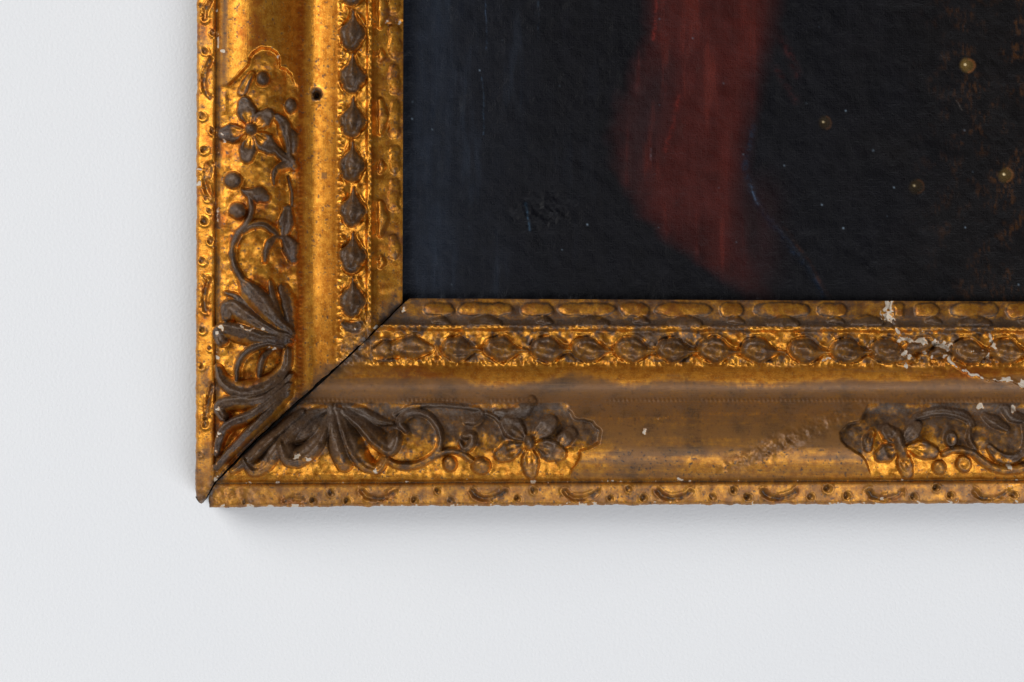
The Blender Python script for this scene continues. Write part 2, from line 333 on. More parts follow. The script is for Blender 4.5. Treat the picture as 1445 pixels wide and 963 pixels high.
for x, y, r in [(299, 45, 5), (288, 71, 4.5), (284, 163, 4.5), (299, 184, 5.5), (287, 210, 4.5), (285, 213, 3.5), (291, 279, 4), (294, 297, 3.5), (287, 311, 5), (297, 339, 5), (284, 367, 4.5), (289, 391, 4), (284, 465, 4), (295, 491, 3.5), (283, 517, 4.5), (283, 8, 4), (296, -40, 5), (286, -80, 4), (288, 590, 3), (281, 640, 3)]: dot(x, y, r*.9, 5)
for p in [[(297, 84), (290, 100), (288, 118), (291, 131), (297, 138)], [(294, 235), (289, 252), (293, 272), (301, 284)], [(295, 395), (290, 410), (288, 425), (290, 438)], [(300, 232), (295, 250)], [(299, 545), (294, 570), (290, 600)], [(297, 2), (290, 14), (289, 26)]]: crescent(p)
dotsB = [(345, 708), (440.5, 706), (466, 695), (488, 706), (584, 705), (616.5, 692), (635, 705), (729, 703), (752, 691), (860, 702), (886, 689), (907, 702), (1005, 701), (1034, 690.5), (1054, 701), (1143, 700.5), (1167, 688), (1194, 699), (1288, 700), (1320, 687), (1340, 698), (1430, 698), (1460, 686), (1490, 698)]
for x, y in dotsB: dot(x, y, 4.8 if y < 697 else 4.3, 6)
for x0 in [511, 666, 797, 929, 1077, 1226, 1376, 1520]:
    crescent([(x0, 693.5), (x0+7, 701), (x0+22, 704), (x0+38, 700), (x0+46, 694)])
crescent([(402, 707), (412, 704), (426, 706)], 3)
# nail hole and small losses
w = win(430, 117, 464, 151); q = np.hypot((RU[w]-447)+(fbm(RU[w], RV[w], 5, 79)-.5)*6, (RV[w]-134)*.95+(fbm(RU[w], RV[w], 5, 80)-.5)*6)
G[w] -= 12*sstep(6.2, 3.0, q); G[w] += .7*np.exp(-((q-9.5)/2.5)**2); GRIME_SHADE[w] = np.maximum(GRIME_SHADE[w], sstep(11.5, 7.0, q)*.95)
w = win(450, 240, 466, 256); GRIME_SHADE[w] = np.maximum(GRIME_SHADE[w], (np.abs(RU[w]-457.5) < 4)*(np.abs(RV[w]-248) < 4.5)*.6)
# rough scuffed area on the plain panel, broken area beside the crack
scuff = np.exp(-(((RU-1100)+(RV-628)*1.2)/42)**2-((RV-628+(RU-1100)*.42)/15)**2); sc2 = scuff*(~LEFT)
G += sc2*((fbm(RU, RV, 9, 14, 4)-.5)*13+1.5)
brk = np.exp(-((RU-1310)/62)**2-((RV-497)/22)**2)*(~LEFT); G += brk*(fbm(RU, RV, 12, 15, 4)-.5)*16
crn = np.exp(-((RU-500)/26)**2-((RV-500)/26)**2); G += crn*(fbm(RU, RV, 8, 16, 4)-.5)*9
crn2 = np.exp(-((RU-310)/50)**2-((RV-700)/14)**2); G += crn2*(fbm(RU, RV, 9, 17, 4)-.5)*7
# --- chips of bare white gesso and cracks
CHIP = np.zeros(SH)
def crack(pts, wd=1.3, dp=4.0, chip=1.0, jit=6.0):
    line = spline(pts, 5); w = win(line[:, 0].min()-14, line[:, 1].min()-14, line[:, 0].max()+14, line[:, 1].max()+14); px, py = RU[w], RV[w]
    d, s, sd, L = polydist(px+(fbm(px, py, 7, 81)-.5)*jit, py+(fbm(px, py, 7, 82)-.5)*jit, line)
    ww = wd*(.1+1.2*fbm(px, py, 9, 83)); G[w] -= dp*np.exp(-(d/ww)**2)
    CHIP[w] = np.maximum(CHIP[w], chip*sstep(ww*1.5, ww*.8, d)*(fbm(px, py, 6, 84) > .47))
crack([(1256, 421), (1257, 432), (1251, 447), (1260, 458), (1268, 470)], 2.3)
crack([(1244, 444), (1252, 449)], 2, 2)
crack([(1270, 477), (1285, 481), (1300, 480), (1316, 484), (1333, 491), (1343, 500)], 2.2)
crack([(1343, 500), (1340, 509), (1352, 519), (1366, 526), (1377, 529), (1393, 535), (1408, 537)], 1.8)
crack([(1408, 537), (1425, 536), (1445, 545), (1462, 540)], 2.6)
crack([(1396, 472), (1402, 487), (1392, 505), (1385, 513)], 1.7, 3, .8)
crack([(1172, 473), (1182, 483)], 1.6, 2, .8); crack([(1230, 478), (1224, 490), (1236, 500)], 1.2, 2, .7)
crack([(1160, 509), (1172, 506)], 1.8, 1, .7); crack([(1420, 689), (1440, 684)], 1.5, 1, .5)
crack([(340, 460), (350, 466), (362, 462)], 1.7, 2, .9, 8); crack([(545, 31), (560, 34), (568, 30)], 2.4, 2, .8, 9)
crack([(382, 489), (376, 493)], 2, 1, .8); crack([(927, 592), (943, 588)], .5, .5, .5)
for x, y, r in [(1255, 428, 4.5), (1257, 436, 4), (1252, 446, 6.5), (1259, 451, 4), (1284, 480, 4.5), (1296, 479, 3.5), (1303, 483, 5), (1318, 484, 4), (1331, 488, 5.5), (1338, 492, 3.5), (1275, 499, 4.5), (1283, 503, 3.5), (1398, 480, 3.5), (1401, 491, 3.5), (1394, 503, 4), (1388, 511, 3), (1423, 535, 5), (1444, 541, 6.5), (909, 610, 4.6), (306, 15, 3), (314, 72, 3), (436, 648, 4), (420, 643, 5), (310, 577, 4), (314, 463, 3.5), (373, 466, 3), (307, 505, 4), (309, 470, 3), (385, 493, 3), (391, 80, 3), (310, 612, 3), (305, 676, 4), (531, 664, 3), (752, 680, 3.5), (660, 675, 1.6), (960, 677, 3), (772, 681, 2), (280, 260, 3), (281, 240, 2), (1384, 573, 5), (1430, 578, 5), (1425, 660, 4), (1245, 705, 3), (500, 464, 2), (530, 462, 3), (569, 437, 3), (317, 200, 3), (313, 190, 3)]:
    w = win(x-9, y-9, x+9, y+9); q = np.hypot(RU[w]-x+(fbm(RU[w], RV[w], 4, 91)-.5)*8, RV[w]-y+(fbm(RU[w], RV[w], 4, 92)-.5)*8)/r
    CHIP[w] = np.maximum(CHIP[w], sstep(1.05, .75, q)); G[w] -= .8*sstep(1.1, .8, q)
pt = fbm(RU, RV, 9, 95, 4)
CHIP = np.maximum(CHIP, sstep(.70, .73, pt+.10*(brk-1)+.05*np.exp(-((RV-485)/9)**2))*(brk > .15))
nk = np.exp(-((RU-1254-(RV-436)*-.05)/8)**2-((RV-438)/14)**2)*(~LEFT); CHIP = np.maximum(CHIP, sstep(.56, .61, pt+.22*(nk-.75))*(nk > .1)); G -= 2*sstep(.3, .9, CHIP)*np.maximum(brk, nk)
n1 = fbm(RU, RV, 7, 93, 3); n2 = fbm(RU, RV, 34, 94, 2)
CHIP = np.maximum(CHIP, (~LEFT)*sstep(.67, .73, n1+.06*(n2-.5)+.09*sstep(5, 0, CL)-.06)*sstep(7, 1, CL)*.95)     # bottom edge
CHIP = np.maximum(CHIP, (~LEFT)*np.exp(-((CL-28.5)/2.2)**2)*sstep(.68, .74, n1)*(n2 > .45)*.8)
CHIP = np.maximum(CHIP, LEFT*np.exp(-((CL-30)/2.4)**2)*sstep(.66, .74, n1)*sstep(.5, .55, fbm(RU, RV, 50, 97, 2))*.75)
G -= 1.6*sstep(.3, .8, CHIP)*(CL < 12)
# mitre wear
GAPD = np.abs(np.where(LEFT, mitre_v(RU)-RV, RU-mitre_u(RV)))*.7

# ---- cloudiness masks for the gilding
A1 = fbm(RU, RV, 90, 21, 4); A2 = fbm(RU, RV, 22, 22, 4); A3 = fbm(RU, RV, 5, 23, 3)
stL = fbm(RU, RV, 20, 24, 4, .6, 1.6, .08); stB = fbm(RU, RV, 20, 25, 4, .6, .08, 1.6); ST = np.where(LEFT, stL, stB)
PAT = np.zeros(SH); DUST = np.zeros(SH)
orn = sstep(.18, .55, E/12.0)
# left rail: raised relief rubbed brown, gold in the hollows
isH = np.isin(OWN, [i for i, o in enumerate(ORN) if 'husk' in o[0]])
isS = np.isin(OWN, [i for i, o in enumerate(ORN) if o[0] in ('gilt_bar', 'half_moon', 'gilt_notch')])
cr = sstep(.10, .62, CORE+.25*(A3-.5)+.45*(A2-.5))*(E > .7)
pl = cr*(1.0-.75*HOLL)*(0.78+.5*A2)
pl = np.where(isH & (E > 3.5), .80+.2*A2, pl); pl = np.where(isS, .08+.25*A2, pl)
pl = pl+.45*sstep(.54, .66, A3*.6+A2*.4)*FIELD*(OWN < 0)
pl = np.maximum(pl, np.exp(-((CL-39)/5.5)**2)*(1-fl)*(.35+.6*ST)*(CL > 28))       # worn ridge of plain panel
pl = np.maximum(pl, np.exp(-((CL-31)/4.0)**2)*.75*sstep(.35, .6, A2+.2*ST))
pl = np.maximum(pl, (CL < 28)*.55*sstep(.55, .75, A2*.7+A1*.3))
pl = np.maximum(pl, .85*np.exp(-(GAPD/24)**2)*sstep(.25, .6, A2+.1)*(CL > 165)); pl = np.maximum(pl, (CL < 28)*.6*sstep(540, 690, RV)*(.5+A2))
pl = np.maximum(pl, (CL > 262)*.4*sstep(.5, .68, A2))
# bottom rail: dust and brown on everything that faces up
pb = np.where(CL < 28, .50+.14*sstep(.45, .7, A2), 0)
pb = np.where((CL >= 28) & (CL < 145), sstep(42, 92, CL+(A1-.5)*60+(A2-.5)*60+(A3-.5)*30)*(.62+.35*A3)+cr*.55*(1-.6*HOLL), pb)
pb = np.where((CL >= 28) & (CL < 145) & (FIELD < .5), sstep(36, 100, CL+(A1-.5)*110)*.36+.34*sstep(.3, .7, ST)+.36, pb)
pb = np.where((CL >= 145) & (CL < 204), .80*sstep(184, 166, CL+(ST-.5)*26+(A1-.5)*30)+.05+.5*sstep(.42, .75, ST), pb)
pb = np.where((CL >= 204) & (CL < 246), np.where(OWN >= 0, sstep(1.5, 6, E)*(.55+.3*A2+.25*sstep(222, 236, CL)), .22+.6*sstep(.42, .66, A2*.6+A3*.4)), pb)
pb = np.where(CL >= 246, np.where(isS & (CL > 262), .90-.52*sstep(.25, .9, CORE+.8*(A2-.5)), .25+.7*A2), pb)
pb = np.maximum(pb, (~LEFT)*.9*sstep(243, 249, CL+(A3-.5)*4)*sstep(267, 257, CL+(A2-.5)*18))
pb = np.maximum(pb, .9*np.exp(-(GAPD/30)**2)*sstep(.25, .6, A2+.1)*(CL > 150)); pb = np.maximum(pb, sc2*.95); pb = np.maximum(pb, brk*.4*sstep(.4, .6, A2))
pb = np.maximum(pb, crn2*.7*A2*1.3)
# gold line kept under the cove of the cast panels
gl = np.exp(-((CL-138)/3.6)**2)*fb*sstep(.42, .60, fbm(RU, RV, 34, 31, 3))*(.5+.5*A3); pb = pb*(1-.9*gl)
PAT = np.where(LEFT, pl, pb)
dB = np.where((CL >= 90) & (CL < 186), .75*np.exp(-((CL-142)/26)**2), 0)
dB = dB*(1-.85*gl)+.7*orn*sstep(85, 125, CL)*(FIELD > .5)*.5+.45*FIELD*sstep(95, 140, CL)
dB = np.maximum(dB, np.where((CL >= 244) & (CL < 266), .55*sstep(.3, .6, A2+.1), 0)*(isS < 1))
dB = np.maximum(dB, .45*husk*sstep(224, 236, CL)*(E > 2)); dB = np.maximum(dB, sc2*.35)
DUST = np.clip(np.where(LEFT, .35*orn*(.4+.8*A2)*(isH == 0)+.40*isH*sstep(3, 9, E)*A2+.35*np.exp(-((CL-37)/4)**2)*(1-fl), dB*(.7+.6*(A2-.3))), 0, 1)
# grime specks, plus dirt and painted-in shade where relief meets ground
ring = sstep(.12, .02, np.abs(E/12-.07))*(blur((E > .3).astype(float), 2) > .05)
GRIME_SHADE = np.maximum(GRIME_SHADE, .42*ring*sstep(.35, .6, A3*.5+A2*.5))
GRIME_SHADE = np.maximum(GRIME_SHADE, (np.exp(-((CL-27.5)/1.3)**2))*.75)
GRIME_SHADE = np.maximum(GRIME_SHADE, .85*np.exp(-(GAPD/6.5)**2)*sstep(.38, .62, A3+.1)); PAT = np.maximum(PAT, .75*np.exp(-(GAPD/13)**2)*sstep(.3, .6, A2+.05))
sp = fbm(RU, RV, 3.1, 32, 2); GRIME_SHADE = np.maximum(GRIME_SHADE, sstep(.74, .80, sp+.05*(A1-.5))*.85*np.where(CL < 28, .9, 1)*np.where(LEFT, 1, .5+.5*(CL < 75)))
edgeL = np.exp(-((CL-281)/6)**2)*sstep(.60, .68, fbm(RU, RV, 6, 33, 2))*LEFT; GRIME_SHADE = np.maximum(GRIME_SHADE, edgeL*.8)
crv = blur(E, 3)-E; BOLE = np.maximum(BOLE, sstep(.2, 2.6, crv)*.62*sstep(.38, .62, A2)); GRIME_SHADE = np.maximum(GRIME_SHADE, sstep(.8, 3.2, crv)*.62*sstep(.62, .40, A2*.6+A3*.4))  # recesses round the relief: bole, and occlusion shade painted in as dark colour
BOLE = np.maximum(BOLE, .75*sstep(.56, .72, fbm(RU, RV, 40, 34, 3))*(CL < 150)*LEFT)
BOLE = np.maximum(BOLE, LEFT*np.exp(-((CL-146)/7)**2)*.8); BOLE = np.maximum(BOLE, (CL > 245)*.5*sstep(.5, .7, A2))
BOLE = np.maximum(BOLE, (~LEFT)*np.exp(-((RU-590)/55)**2)*np.exp(-((CL-186)/14)**2)*.9); BOLE = np.maximum(BOLE, (~LEFT)*np.exp(-((RU-1370)/60)**2)*np.exp(-((CL-188)/14)**2)*.9)
PAT *= (1-sstep(.2, .7, CHIP)); PAT = np.clip(PAT, 0, 1)
G = blur(G, 1); E = blur(E, 1)*1.55
# fine tooling relief
E += .35*(fbm(RU, RV, 3.2, 35, 2)-.5)*(E > .5)
H_EXTRA = E+G

# profile across the moulding
kc = [-40, 0, .6, 1.6, 4, 22, 25.5, 27, 28, 29.5, 33, 40, 55, 75, 95, 115, 130, 142, 150, 157, 164, 170, 178, 185, 192, 198, 202, 205, 210, 239, 242, 247, 250, 256, 270, 284, 289, 291, 330]
kh = [49, 49, 52, 55, 57, 65, 65, 61, 60.5, 64, 70, 79, 91, 96, 93, 83, 71, 61, 54.5, 51.5, 52, 54.5, 59.5, 65, 71, 77.5, 81, 81.5, 81, 83, 89, 89, 84, 79, 73, 67, 65.5, 64, 64]
def profile(c): return np.interp(c, kc, kh)
pf_x = np.arange(-40, 330, .25); pf = profile(pf_x)
def gsm(a, sg):
    r = int(sg*12); k = np.exp(-(np.arange(-r, r+1)*.25/sg)**2/2); k /= k.sum(); return np.convolve(np.pad(a, r, mode='edge'), k, 'valid')
ps, pw = gsm(pf, .9), gsm(pf, 6.5); wsm = sstep(36, 52, pf_x)*sstep(176, 160, pf_x); pf = ps*(1-wsm)+pw*wsm; wk = sstep(160, 172, pf_x)*sstep(212, 204, pf_x); pf = pf*(1-wk)+gsm(pf, 1.9)*wk
def base(c): return np.interp(c, pf_x, pf)
def sample(R, u, v):
    x = np.clip(u-U0, 0, SH[1]-1.001); y = np.clip(v-V0, 0, SH[0]-1.001); xi = x.astype(int); yi = y.astype(int); fx = x-xi; fy = y-yi
    return (R[yi, xi]*(1-fx)+R[yi, xi+1]*fx)*(1-fy)+(R[yi+1, xi]*(1-fx)+R[yi+1, xi+1]*fx)*fy
def to_world(u, v, hb, h):
    k = S*(1-hb/DC)      # plan position of a point seen at (u, v) whose moulding stands hb above the wall
    return np.stack([(u-CX)*k, -h*S, -(v-CY)*k], -1)

# ---------------------------------------------------------------- materials
def new_mat(name):
    m = bpy.data.materials.new(name); m.use_nodes = True; nt = m.node_tree; nt.nodes.clear()
    out = nt.nodes.new('ShaderNodeOutputMaterial'); b = nt.nodes.new('ShaderNodeBsdfPrincipled'); nt.links.new(b.outputs[0], out.inputs[0])
    return m, nt, b
class NB:
    def __init__(s, nt): s.nt = nt
    def n(s, t, **kw):
        x = s.nt.nodes.new(t)
        for k_, v_ in kw.items(): setattr(x, k_, v_)
        return x
    def l(s, a, b): s.nt.links.new(a, b)
    def val(s, sock, v):
        if isinstance(v, bpy.types.NodeSocket): s.l(v, sock)
        else: sock.default_value = v
    def math(s, op, a, b=0.0, c=None, clamp=False):
        x = s.n('ShaderNodeMath', operation=op, use_clamp=clamp); s.val(x.inputs[0], a); s.val(x.inputs[1], b)
        if c is not None: s.val(x.inputs[2], c)
        return x.outputs[0]
    def mix(s, f, a, b):
        x = s.n('ShaderNodeMix', data_type='RGBA'); s.val(x.inputs[0], f)
        for i, v_ in ((6, a), (7, b)):
            if isinstance(v_, tuple): x.inputs[i].default_value = v_+(1,) if len(v_) == 3 else v_
            else: s.l(v_, x.inputs[i])
        return x.outputs[2]
    def noise(s, vec, scale, detail=3, rough=.55):
        x = s.n('ShaderNodeTexNoise'); x.inputs['Scale'].default_value = scale; x.inputs['Detail'].default_value = detail; x.inputs['Roughness'].default_value = rough
        s.l(vec, x.inputs['Vector']); return x.outputs['Fac']
    def ramp(s, f, a, b):
        x = s.n('ShaderNodeMapRange', interpolation_type='SMOOTHSTEP'); s.val(x.inputs[0], f); x.inputs[1].default_value = a; x.inputs[2].default_value = b; return x.outputs[0]
    def scale(s, vec, sx, sy):
        x = s.n('ShaderNodeVectorMath', operation='MULTIPLY'); s.l(vec, x.inputs[0]); x.inputs[1].default_value = (sx, sy, 1); return x.outputs[0]

def gilding():
    m, nt, b = new_mat('aged_gilding'); N = NB(nt)
    uv = N.n('ShaderNodeUVMap', uv_map='rail').outputs[0]                       # along / across the rail, in design units / 100
    a1 = N.n('ShaderNodeAttribute', attribute_name='wear'); a2 = N.n('ShaderNodeAttribute', attribute_name='loss')
    s1 = N.n('ShaderNodeSeparateColor'); N.l(a1.outputs['Color'], s1.inputs[0]); s2 = N.n('ShaderNodeSeparateColor'); N.l(a2.outputs['Color'], s2.inputs[0])
    pat, dust, bole = s1.outputs; chip, grime_shade, plain = s2.outputs
    fine = N.noise(uv, 42, 4, .65); med = N.noise(uv, 9, 4, .6); big = N.noise(uv, 2.2, 3)
    strk = N.noise(N.scale(uv, .55, 26), 4, 4, .65)
    gold = N.mix(N.ramp(med, .3, .7), (.70, .300, .032), (.39, .125, .008))
    gold = N.mix(N.math('MULTIPLY', N.ramp(fine, .5, .68), .5), gold, (.84, .465, .09))
    gold = N.mix(N.math('MULTIPLY', N.ramp(strk, .50, .72), N.math('MULTIPLY', plain, .55)), gold, (.34, .17, .035))
    gold = N.mix(N.math('MULTIPLY', bole, N.ramp(N.math('ADD', med, N.math('MULTIPLY', fine, .5)), .45, .85)), gold, (.34, .085, .010))
    brown = N.mix(N.ramp(N.math('ADD', N.math('MULTIPLY', fine, .6), N.math('MULTIPLY', big, .4)), .38, .62), (.013, .008, .0055), (.080, .046, .026))
    brown = N.mix(N.math('MULTIPLY', N.ramp(strk, .45, .7), N.math('MULTIPLY', plain, .8)), brown, (.17, .085, .022))
    brown = N.mix(N.math('MULTIPLY', plain, N.ramp(big, .2, .6)), brown, (.165, .070, .015))
    pf_ = N.math('ADD', pat, N.math('MULTIPLY', N.math('SUBTRACT', N.math('ADD', N.math('MULTIPLY', med, .5), N.math('MULTIPLY', fine, .5)), .5), N.math('SUBTRACT', 1.5, N.math('MULTIPLY', plain, .6))))
    pf_ = N.math('MULTIPLY', N.ramp(pf_, .12, .90), .94)
    col = N.mix(pf_, gold, brown)
    df = N.math('MULTIPLY', dust, N.ramp(N.math('ADD', fine, N.math('MULTIPLY', med, .4)), .45, .9)); df = N.math('MULTIPLY', df, .48)
    col = N.mix(df, col, (.105, .092, .082))
    gf = N.math('MULTIPLY', grime_shade, N.ramp(fine, .25, .5)); col = N.mix(gf, col, (.016, .011, .009))
    spk = N.ramp(N.noise(uv, 75, 1), .70, .76); spk = N.math('MULTIPLY', spk, .8); col = N.mix(spk, col, (.03, .018, .012))
    cf = N.ramp(N.math('ADD', chip, N.math('MULTIPLY', N.math('SUBTRACT', fine, .5), 1.4)), .38, .78)
    col = N.mix(cf, col, N.mix(fine, (.68, .62, .53), (.42, .33, .23)))
    N.l(col, b.inputs['Base Color'])
    met = N.math('SUBTRACT', 1, N.math('MULTIPLY', pf_, .86)); met = N.math('MULTIPLY', met, N.math('SUBTRACT', 1, df)); met = N.math('MULTIPLY', met, N.math('SUBTRACT', 1, gf))
    met = N.math('MULTIPLY', met, N.math('SUBTRACT', 1, cf)); met = N.math('MULTIPLY', met, .86); N.l(met, b.inputs['Metallic'])
    r = N.math('ADD', .275, N.math('MULTIPLY', med, .16)); r = N.math('ADD', r, N.math('MULTIPLY', pf_, .08)); r = N.math('ADD', r, N.math('MULTIPLY', df, .2)); r = N.math('ADD', r, N.math('MULTIPLY', cf, .3), clamp=True)
    N.l(r, b.inputs['Roughness']); b.inputs['Specular IOR Level'].default_value = .45
    hh = N.math('ADD', N.math('MULTIPLY', N.noise(uv, 60, 4, .7), N.math('SUBTRACT', 1.0, N.math('MULTIPLY', plain, .6))), N.math('MULTIPLY', strk, N.math('MULTIPLY', plain, .6)))
    hh = N.math('ADD', hh, N.math('MULTIPLY', med, .45)); hh = N.math('SUBTRACT', hh, N.math('MULTIPLY', gf, .3)); hh = N.math('SUBTRACT', hh, N.math('MULTIPLY', cf, .4))
    bp = N.n('ShaderNodeBump'); bp.inputs['Strength'].default_value = .5; bp.inputs['Distance'].default_value = .00030; N.l(hh, bp.inputs['Height']); N.l(bp.outputs[0], b.inputs['Normal'])
    return m
MG = gilding()

# ---------------------------------------------------------------- mesh building
def make_mesh(name, verts, faces, normals=None, uvs=None, cols=None, mat=None, smooth=True):
    me = bpy.data.meshes.new(name); me.vertices.add(len(verts)); me.vertices.foreach_set('co', verts.astype(np.float32).ravel())
    nf = len(faces); me.loops.add(nf*4); me.polygons.add(nf)
    me.loops.foreach_set('vertex_index', faces.astype(np.int32).ravel()); me.polygons.foreach_set('loop_start', np.arange(0, nf*4, 4, dtype=np.int32))
    me.update(calc_edges=True); me.polygons.foreach_set('use_smooth', np.full(nf, smooth))
    if uvs is not None:
        l = me.uv_layers.new(name='rail'); l.data.foreach_set('uv', uvs[faces.ravel()].astype(np.float32).ravel())
    for nm, c in (cols or {}).items():
        a = me.color_attributes.new(nm, 'FLOAT_COLOR', 'POINT'); cc = np.ones((len(verts), 4), np.float32); cc[:, :c.shape[1]] = c; a.data.foreach_set('color', cc.ravel())
    if normals is not None: me.normals_split_custom_set_from_vertices(normals.astype(np.float32).tolist())
    if mat: me.materials.append(mat)
    return me
def link(name, me, parent=None):
    o = bpy.data.objects.new(name, me); sc.collection.objects.link(o); o.parent = parent; return o

frame = bpy.data.objects.new('picture_frame', None); sc.collection.objects.link(frame)
frame.location = ((278-CX)*S, 0, -(716-CY)*S)
frame['label'] = 'carved gilded picture frame corner with worn brown relief hanging on the white wall'; frame['category'] = 'picture frame'
FL = np.array(frame.location)

BANDS = [('outer_edge', -1, 27.6), ('ornament_panel', 27.6, 143.5), ('cove', 143.5, 202.5), ('husk_moulding', 202.5, 248), ('sight_moulding', 248, 400)]
LAB = {'L': {'outer_edge': 'bright gold outer edge with punched dots', 'ornament_panel': 'gilded upright panel with brown flower and acanthus relief', 'cove': 'smooth shining gold hollow',
             'husk_moulding': 'upright row of brown husks on gold', 'sight_moulding': 'pitted gold inner moulding beside the dark painting'},
       'B': {'outer_edge': 'olive gold lower edge with punched dots and chipped gesso', 'ornament_panel': 'tarnished brown panel with acanthus, scroll and flowers', 'cove': 'dusty grey and gold hollow',
             'husk_moulding': 'level row of brown husks on gold', 'sight_moulding': 'dusty inner moulding with gilt bars, cracked near its right end'}}
def build_rail(side, U, Vv, C, ax, skirtspec):
    """U, V, C: rows x cols pixel-plan arrays (already clamped at the mitre)"""
    hb = base(C); H = hb+sample(H_EXTRA, U, Vv)*1.0
    # taper relief at the very ends of the moulding
    P = to_world(U, Vv, hb, H)-FL
    nr, ncl = U.shape
    idx = np.arange(nr*ncl).reshape(nr, ncl)
    q = np.stack([idx[:-1, :-1], idx[1:, :-1], idx[1:, 1:], idx[:-1, 1:]], -1).reshape(-1, 4)
    V3 = P.reshape(-1, 3)
    n = np.cross(V3[q[:, 2]]-V3[q[:, 0]], V3[q[:, 3]]-V3[q[:, 1]]); ar = np.linalg.norm(n, axis=1)
    flip = n[:, 1].sum() > 0
    if flip: q = q[:, ::-1]; n = -n
    good = ar > 1e-12
    q = q[good]; n = n[good]
    VN = np.zeros_like(V3)
    for k_ in range(4):
        for a in range(3): VN[:, a] += np.bincount(q[:, k_], n[:, a], minlength=len(V3))
    VN /= np.linalg.norm(VN, axis=1)[:, None]+1e-20
    uf = U.ravel(); vf = Vv.ravel(); cf = C.ravel()
    w1 = np.stack([sample(PAT, uf, vf), sample(DUST, uf, vf), sample(BOLE, uf, vf)], -1)
    plain = np.where(cf < 27, .8 if side == 'B' else .55, 0)+np.where((cf > 28) & (cf < 204), 1-np.clip(sample(FIELD, uf, vf)*(cf < 143), 0, 1), 0)
    w2 = np.stack([sample(CHIP, uf, vf), sample(GRIME_SHADE, uf, vf), plain], -1)
    along = (vf if side == 'L' else uf)/100; uvs = np.stack([along, cf/100+(5 if side == 'L' else 0)], -1)
    cu = uf[q].mean(1); cv = vf[q].mean(1); cc = cf[q].mean(1)
    own = OWN[np.clip(np.rint(cv).astype(int)-V0, 0, SH[0]-1), np.clip(np.rint(cu).astype(int)-U0, 0, SH[1]-1)]
    own = np.where([False if o < 0 else ORN[o][1] != side for o in own], -1, own)
    band = np.zeros(len(q), int)
    for i, (nm, a, b_) in enumerate(BANDS): band[(cc >= a) & (cc < b_)] = i
    parents = []
    for i, (nm, a, b_) in enumerate(BANDS):
        sel = (band == i) & (own < 0); qq = q[sel]
        us, inv = np.unique(qq.ravel(), return_inverse=True)
        vv = V3[us]; fn = VN[us]; uu = uvs[us]; c1 = w1[us]; c2 = w2[us]; ff = inv.reshape(-1, 4)
        # side walls: outer face, rebate face, mitre faces
        sk = []
        for (line, depth_abs, kinds) in skirtspec(idx):
            l0, l1 = line[:-1], line[1:]; cm = (cf[l0]+cf[l1])/2
            mm = (cm >= a) & (cm < b_) if kinds == 'band' else np.full(len(l0), kinds == nm)
            if not mm.any(): continue
            l0 = l0[mm]; l1 = l1[mm]; top0 = V3[l0]; top1 = V3[l1]
            dep = -depth_abs*S
            b0 = top0.copy(); b1 = top1.copy(); b0[:, 1] = dep-FL[1]; b1[:, 1] = dep-FL[1]
            sk.append((top0, top1, b1, b0, l0, l1))
        for (t0, t1, b1, b0, l0, l1) in sk:
            bs = len(vv); m_ = len(t0)
            vv = np.vstack([vv, t0, t1, b1, b0]); ii = np.arange(m_)
            ff = np.vstack([ff, np.stack([bs+ii, bs+m_+ii, bs+2*m_+ii, bs+3*m_+ii], -1)])
            nn = np.cross(t1-t0, b0-t0); nn /= np.linalg.norm(nn, axis=1)[:, None]+1e-20
            fn = np.vstack([fn, nn, nn, nn, nn]); uu = np.vstack([uu, uvs[l0], uvs[l1], uvs[l1]+.3, uvs[l0]+.3])
            br = np.tile([[.8, .1, .1]], (4*m_, 1)); c1 = np.vstack([c1, br]); c2 = np.vstack([c2, np.tile([[0, .35, 0]], (4*m_, 1))])
        me = make_mesh(nm, vv, ff, fn, uu, {'wear': c1, 'loss': c2}, MG)
        o = link(nm, me, frame); o['label'] = LAB[side][nm]; parents.append(o)
    for oi in np.unique(own[own >= 0]):
        sel = own == oi
        if sel.sum() < 12: continue
        qq = q[sel]; us, inv = np.unique(qq.ravel(), return_inverse=True)
        bi = np.bincount(band[sel], minlength=5).argmax()
        me = make_mesh(ORN[oi][0], V3[us], inv.reshape(-1, 4), VN[us], uvs[us], {'wear': w1[us], 'loss': w2[us]}, MG)
        link(ORN[oi][0], me, parents[bi])

STEP = 0.9
def axis(a, b, extra, step=STEP): return np.unique(np.concatenate([np.arange(a, b, step), [b], extra]))
ca = axis(0, 291, [.3, .6, 1, 1.5, 27, 27.3, 27.6, 28, 28.5, 290.6])
gapw = lambda s: .6+1.7*sstep(.15, .5, s)*sstep(1.0, .55, s)
# left rail
va = axis(-118, 716, [])
Vg, Cg = np.meshgrid(va, ca, indexing='ij')
chipo = (fbm(Vg, Cg*0, 9, 55, 3)-.5)*2.4*np.exp(-Cg/6)
Ug = uoL(Vg)+Cg+chipo
gap = 1.4+2.9*sstep(300, 360, Ug)*sstep(520, 440, Ug)+.8*(fbm(Ug, Vg*0, 9, 56, 3)-.3)
vm = mitre_v(Ug)+(fbm(Ug, Ug*0, 7, 57, 4)-.5)*4.0-gap*.7
Vc = np.minimum(Vg, vm)
build_rail('L', Ug, Vc, Cg, 0, lambda idx: [(idx[:, 0], 0.0, 'outer_edge'), (idx[:, -1], 40.0, 'sight_moulding'), (idx[-1, :], 30.0, 'band')])
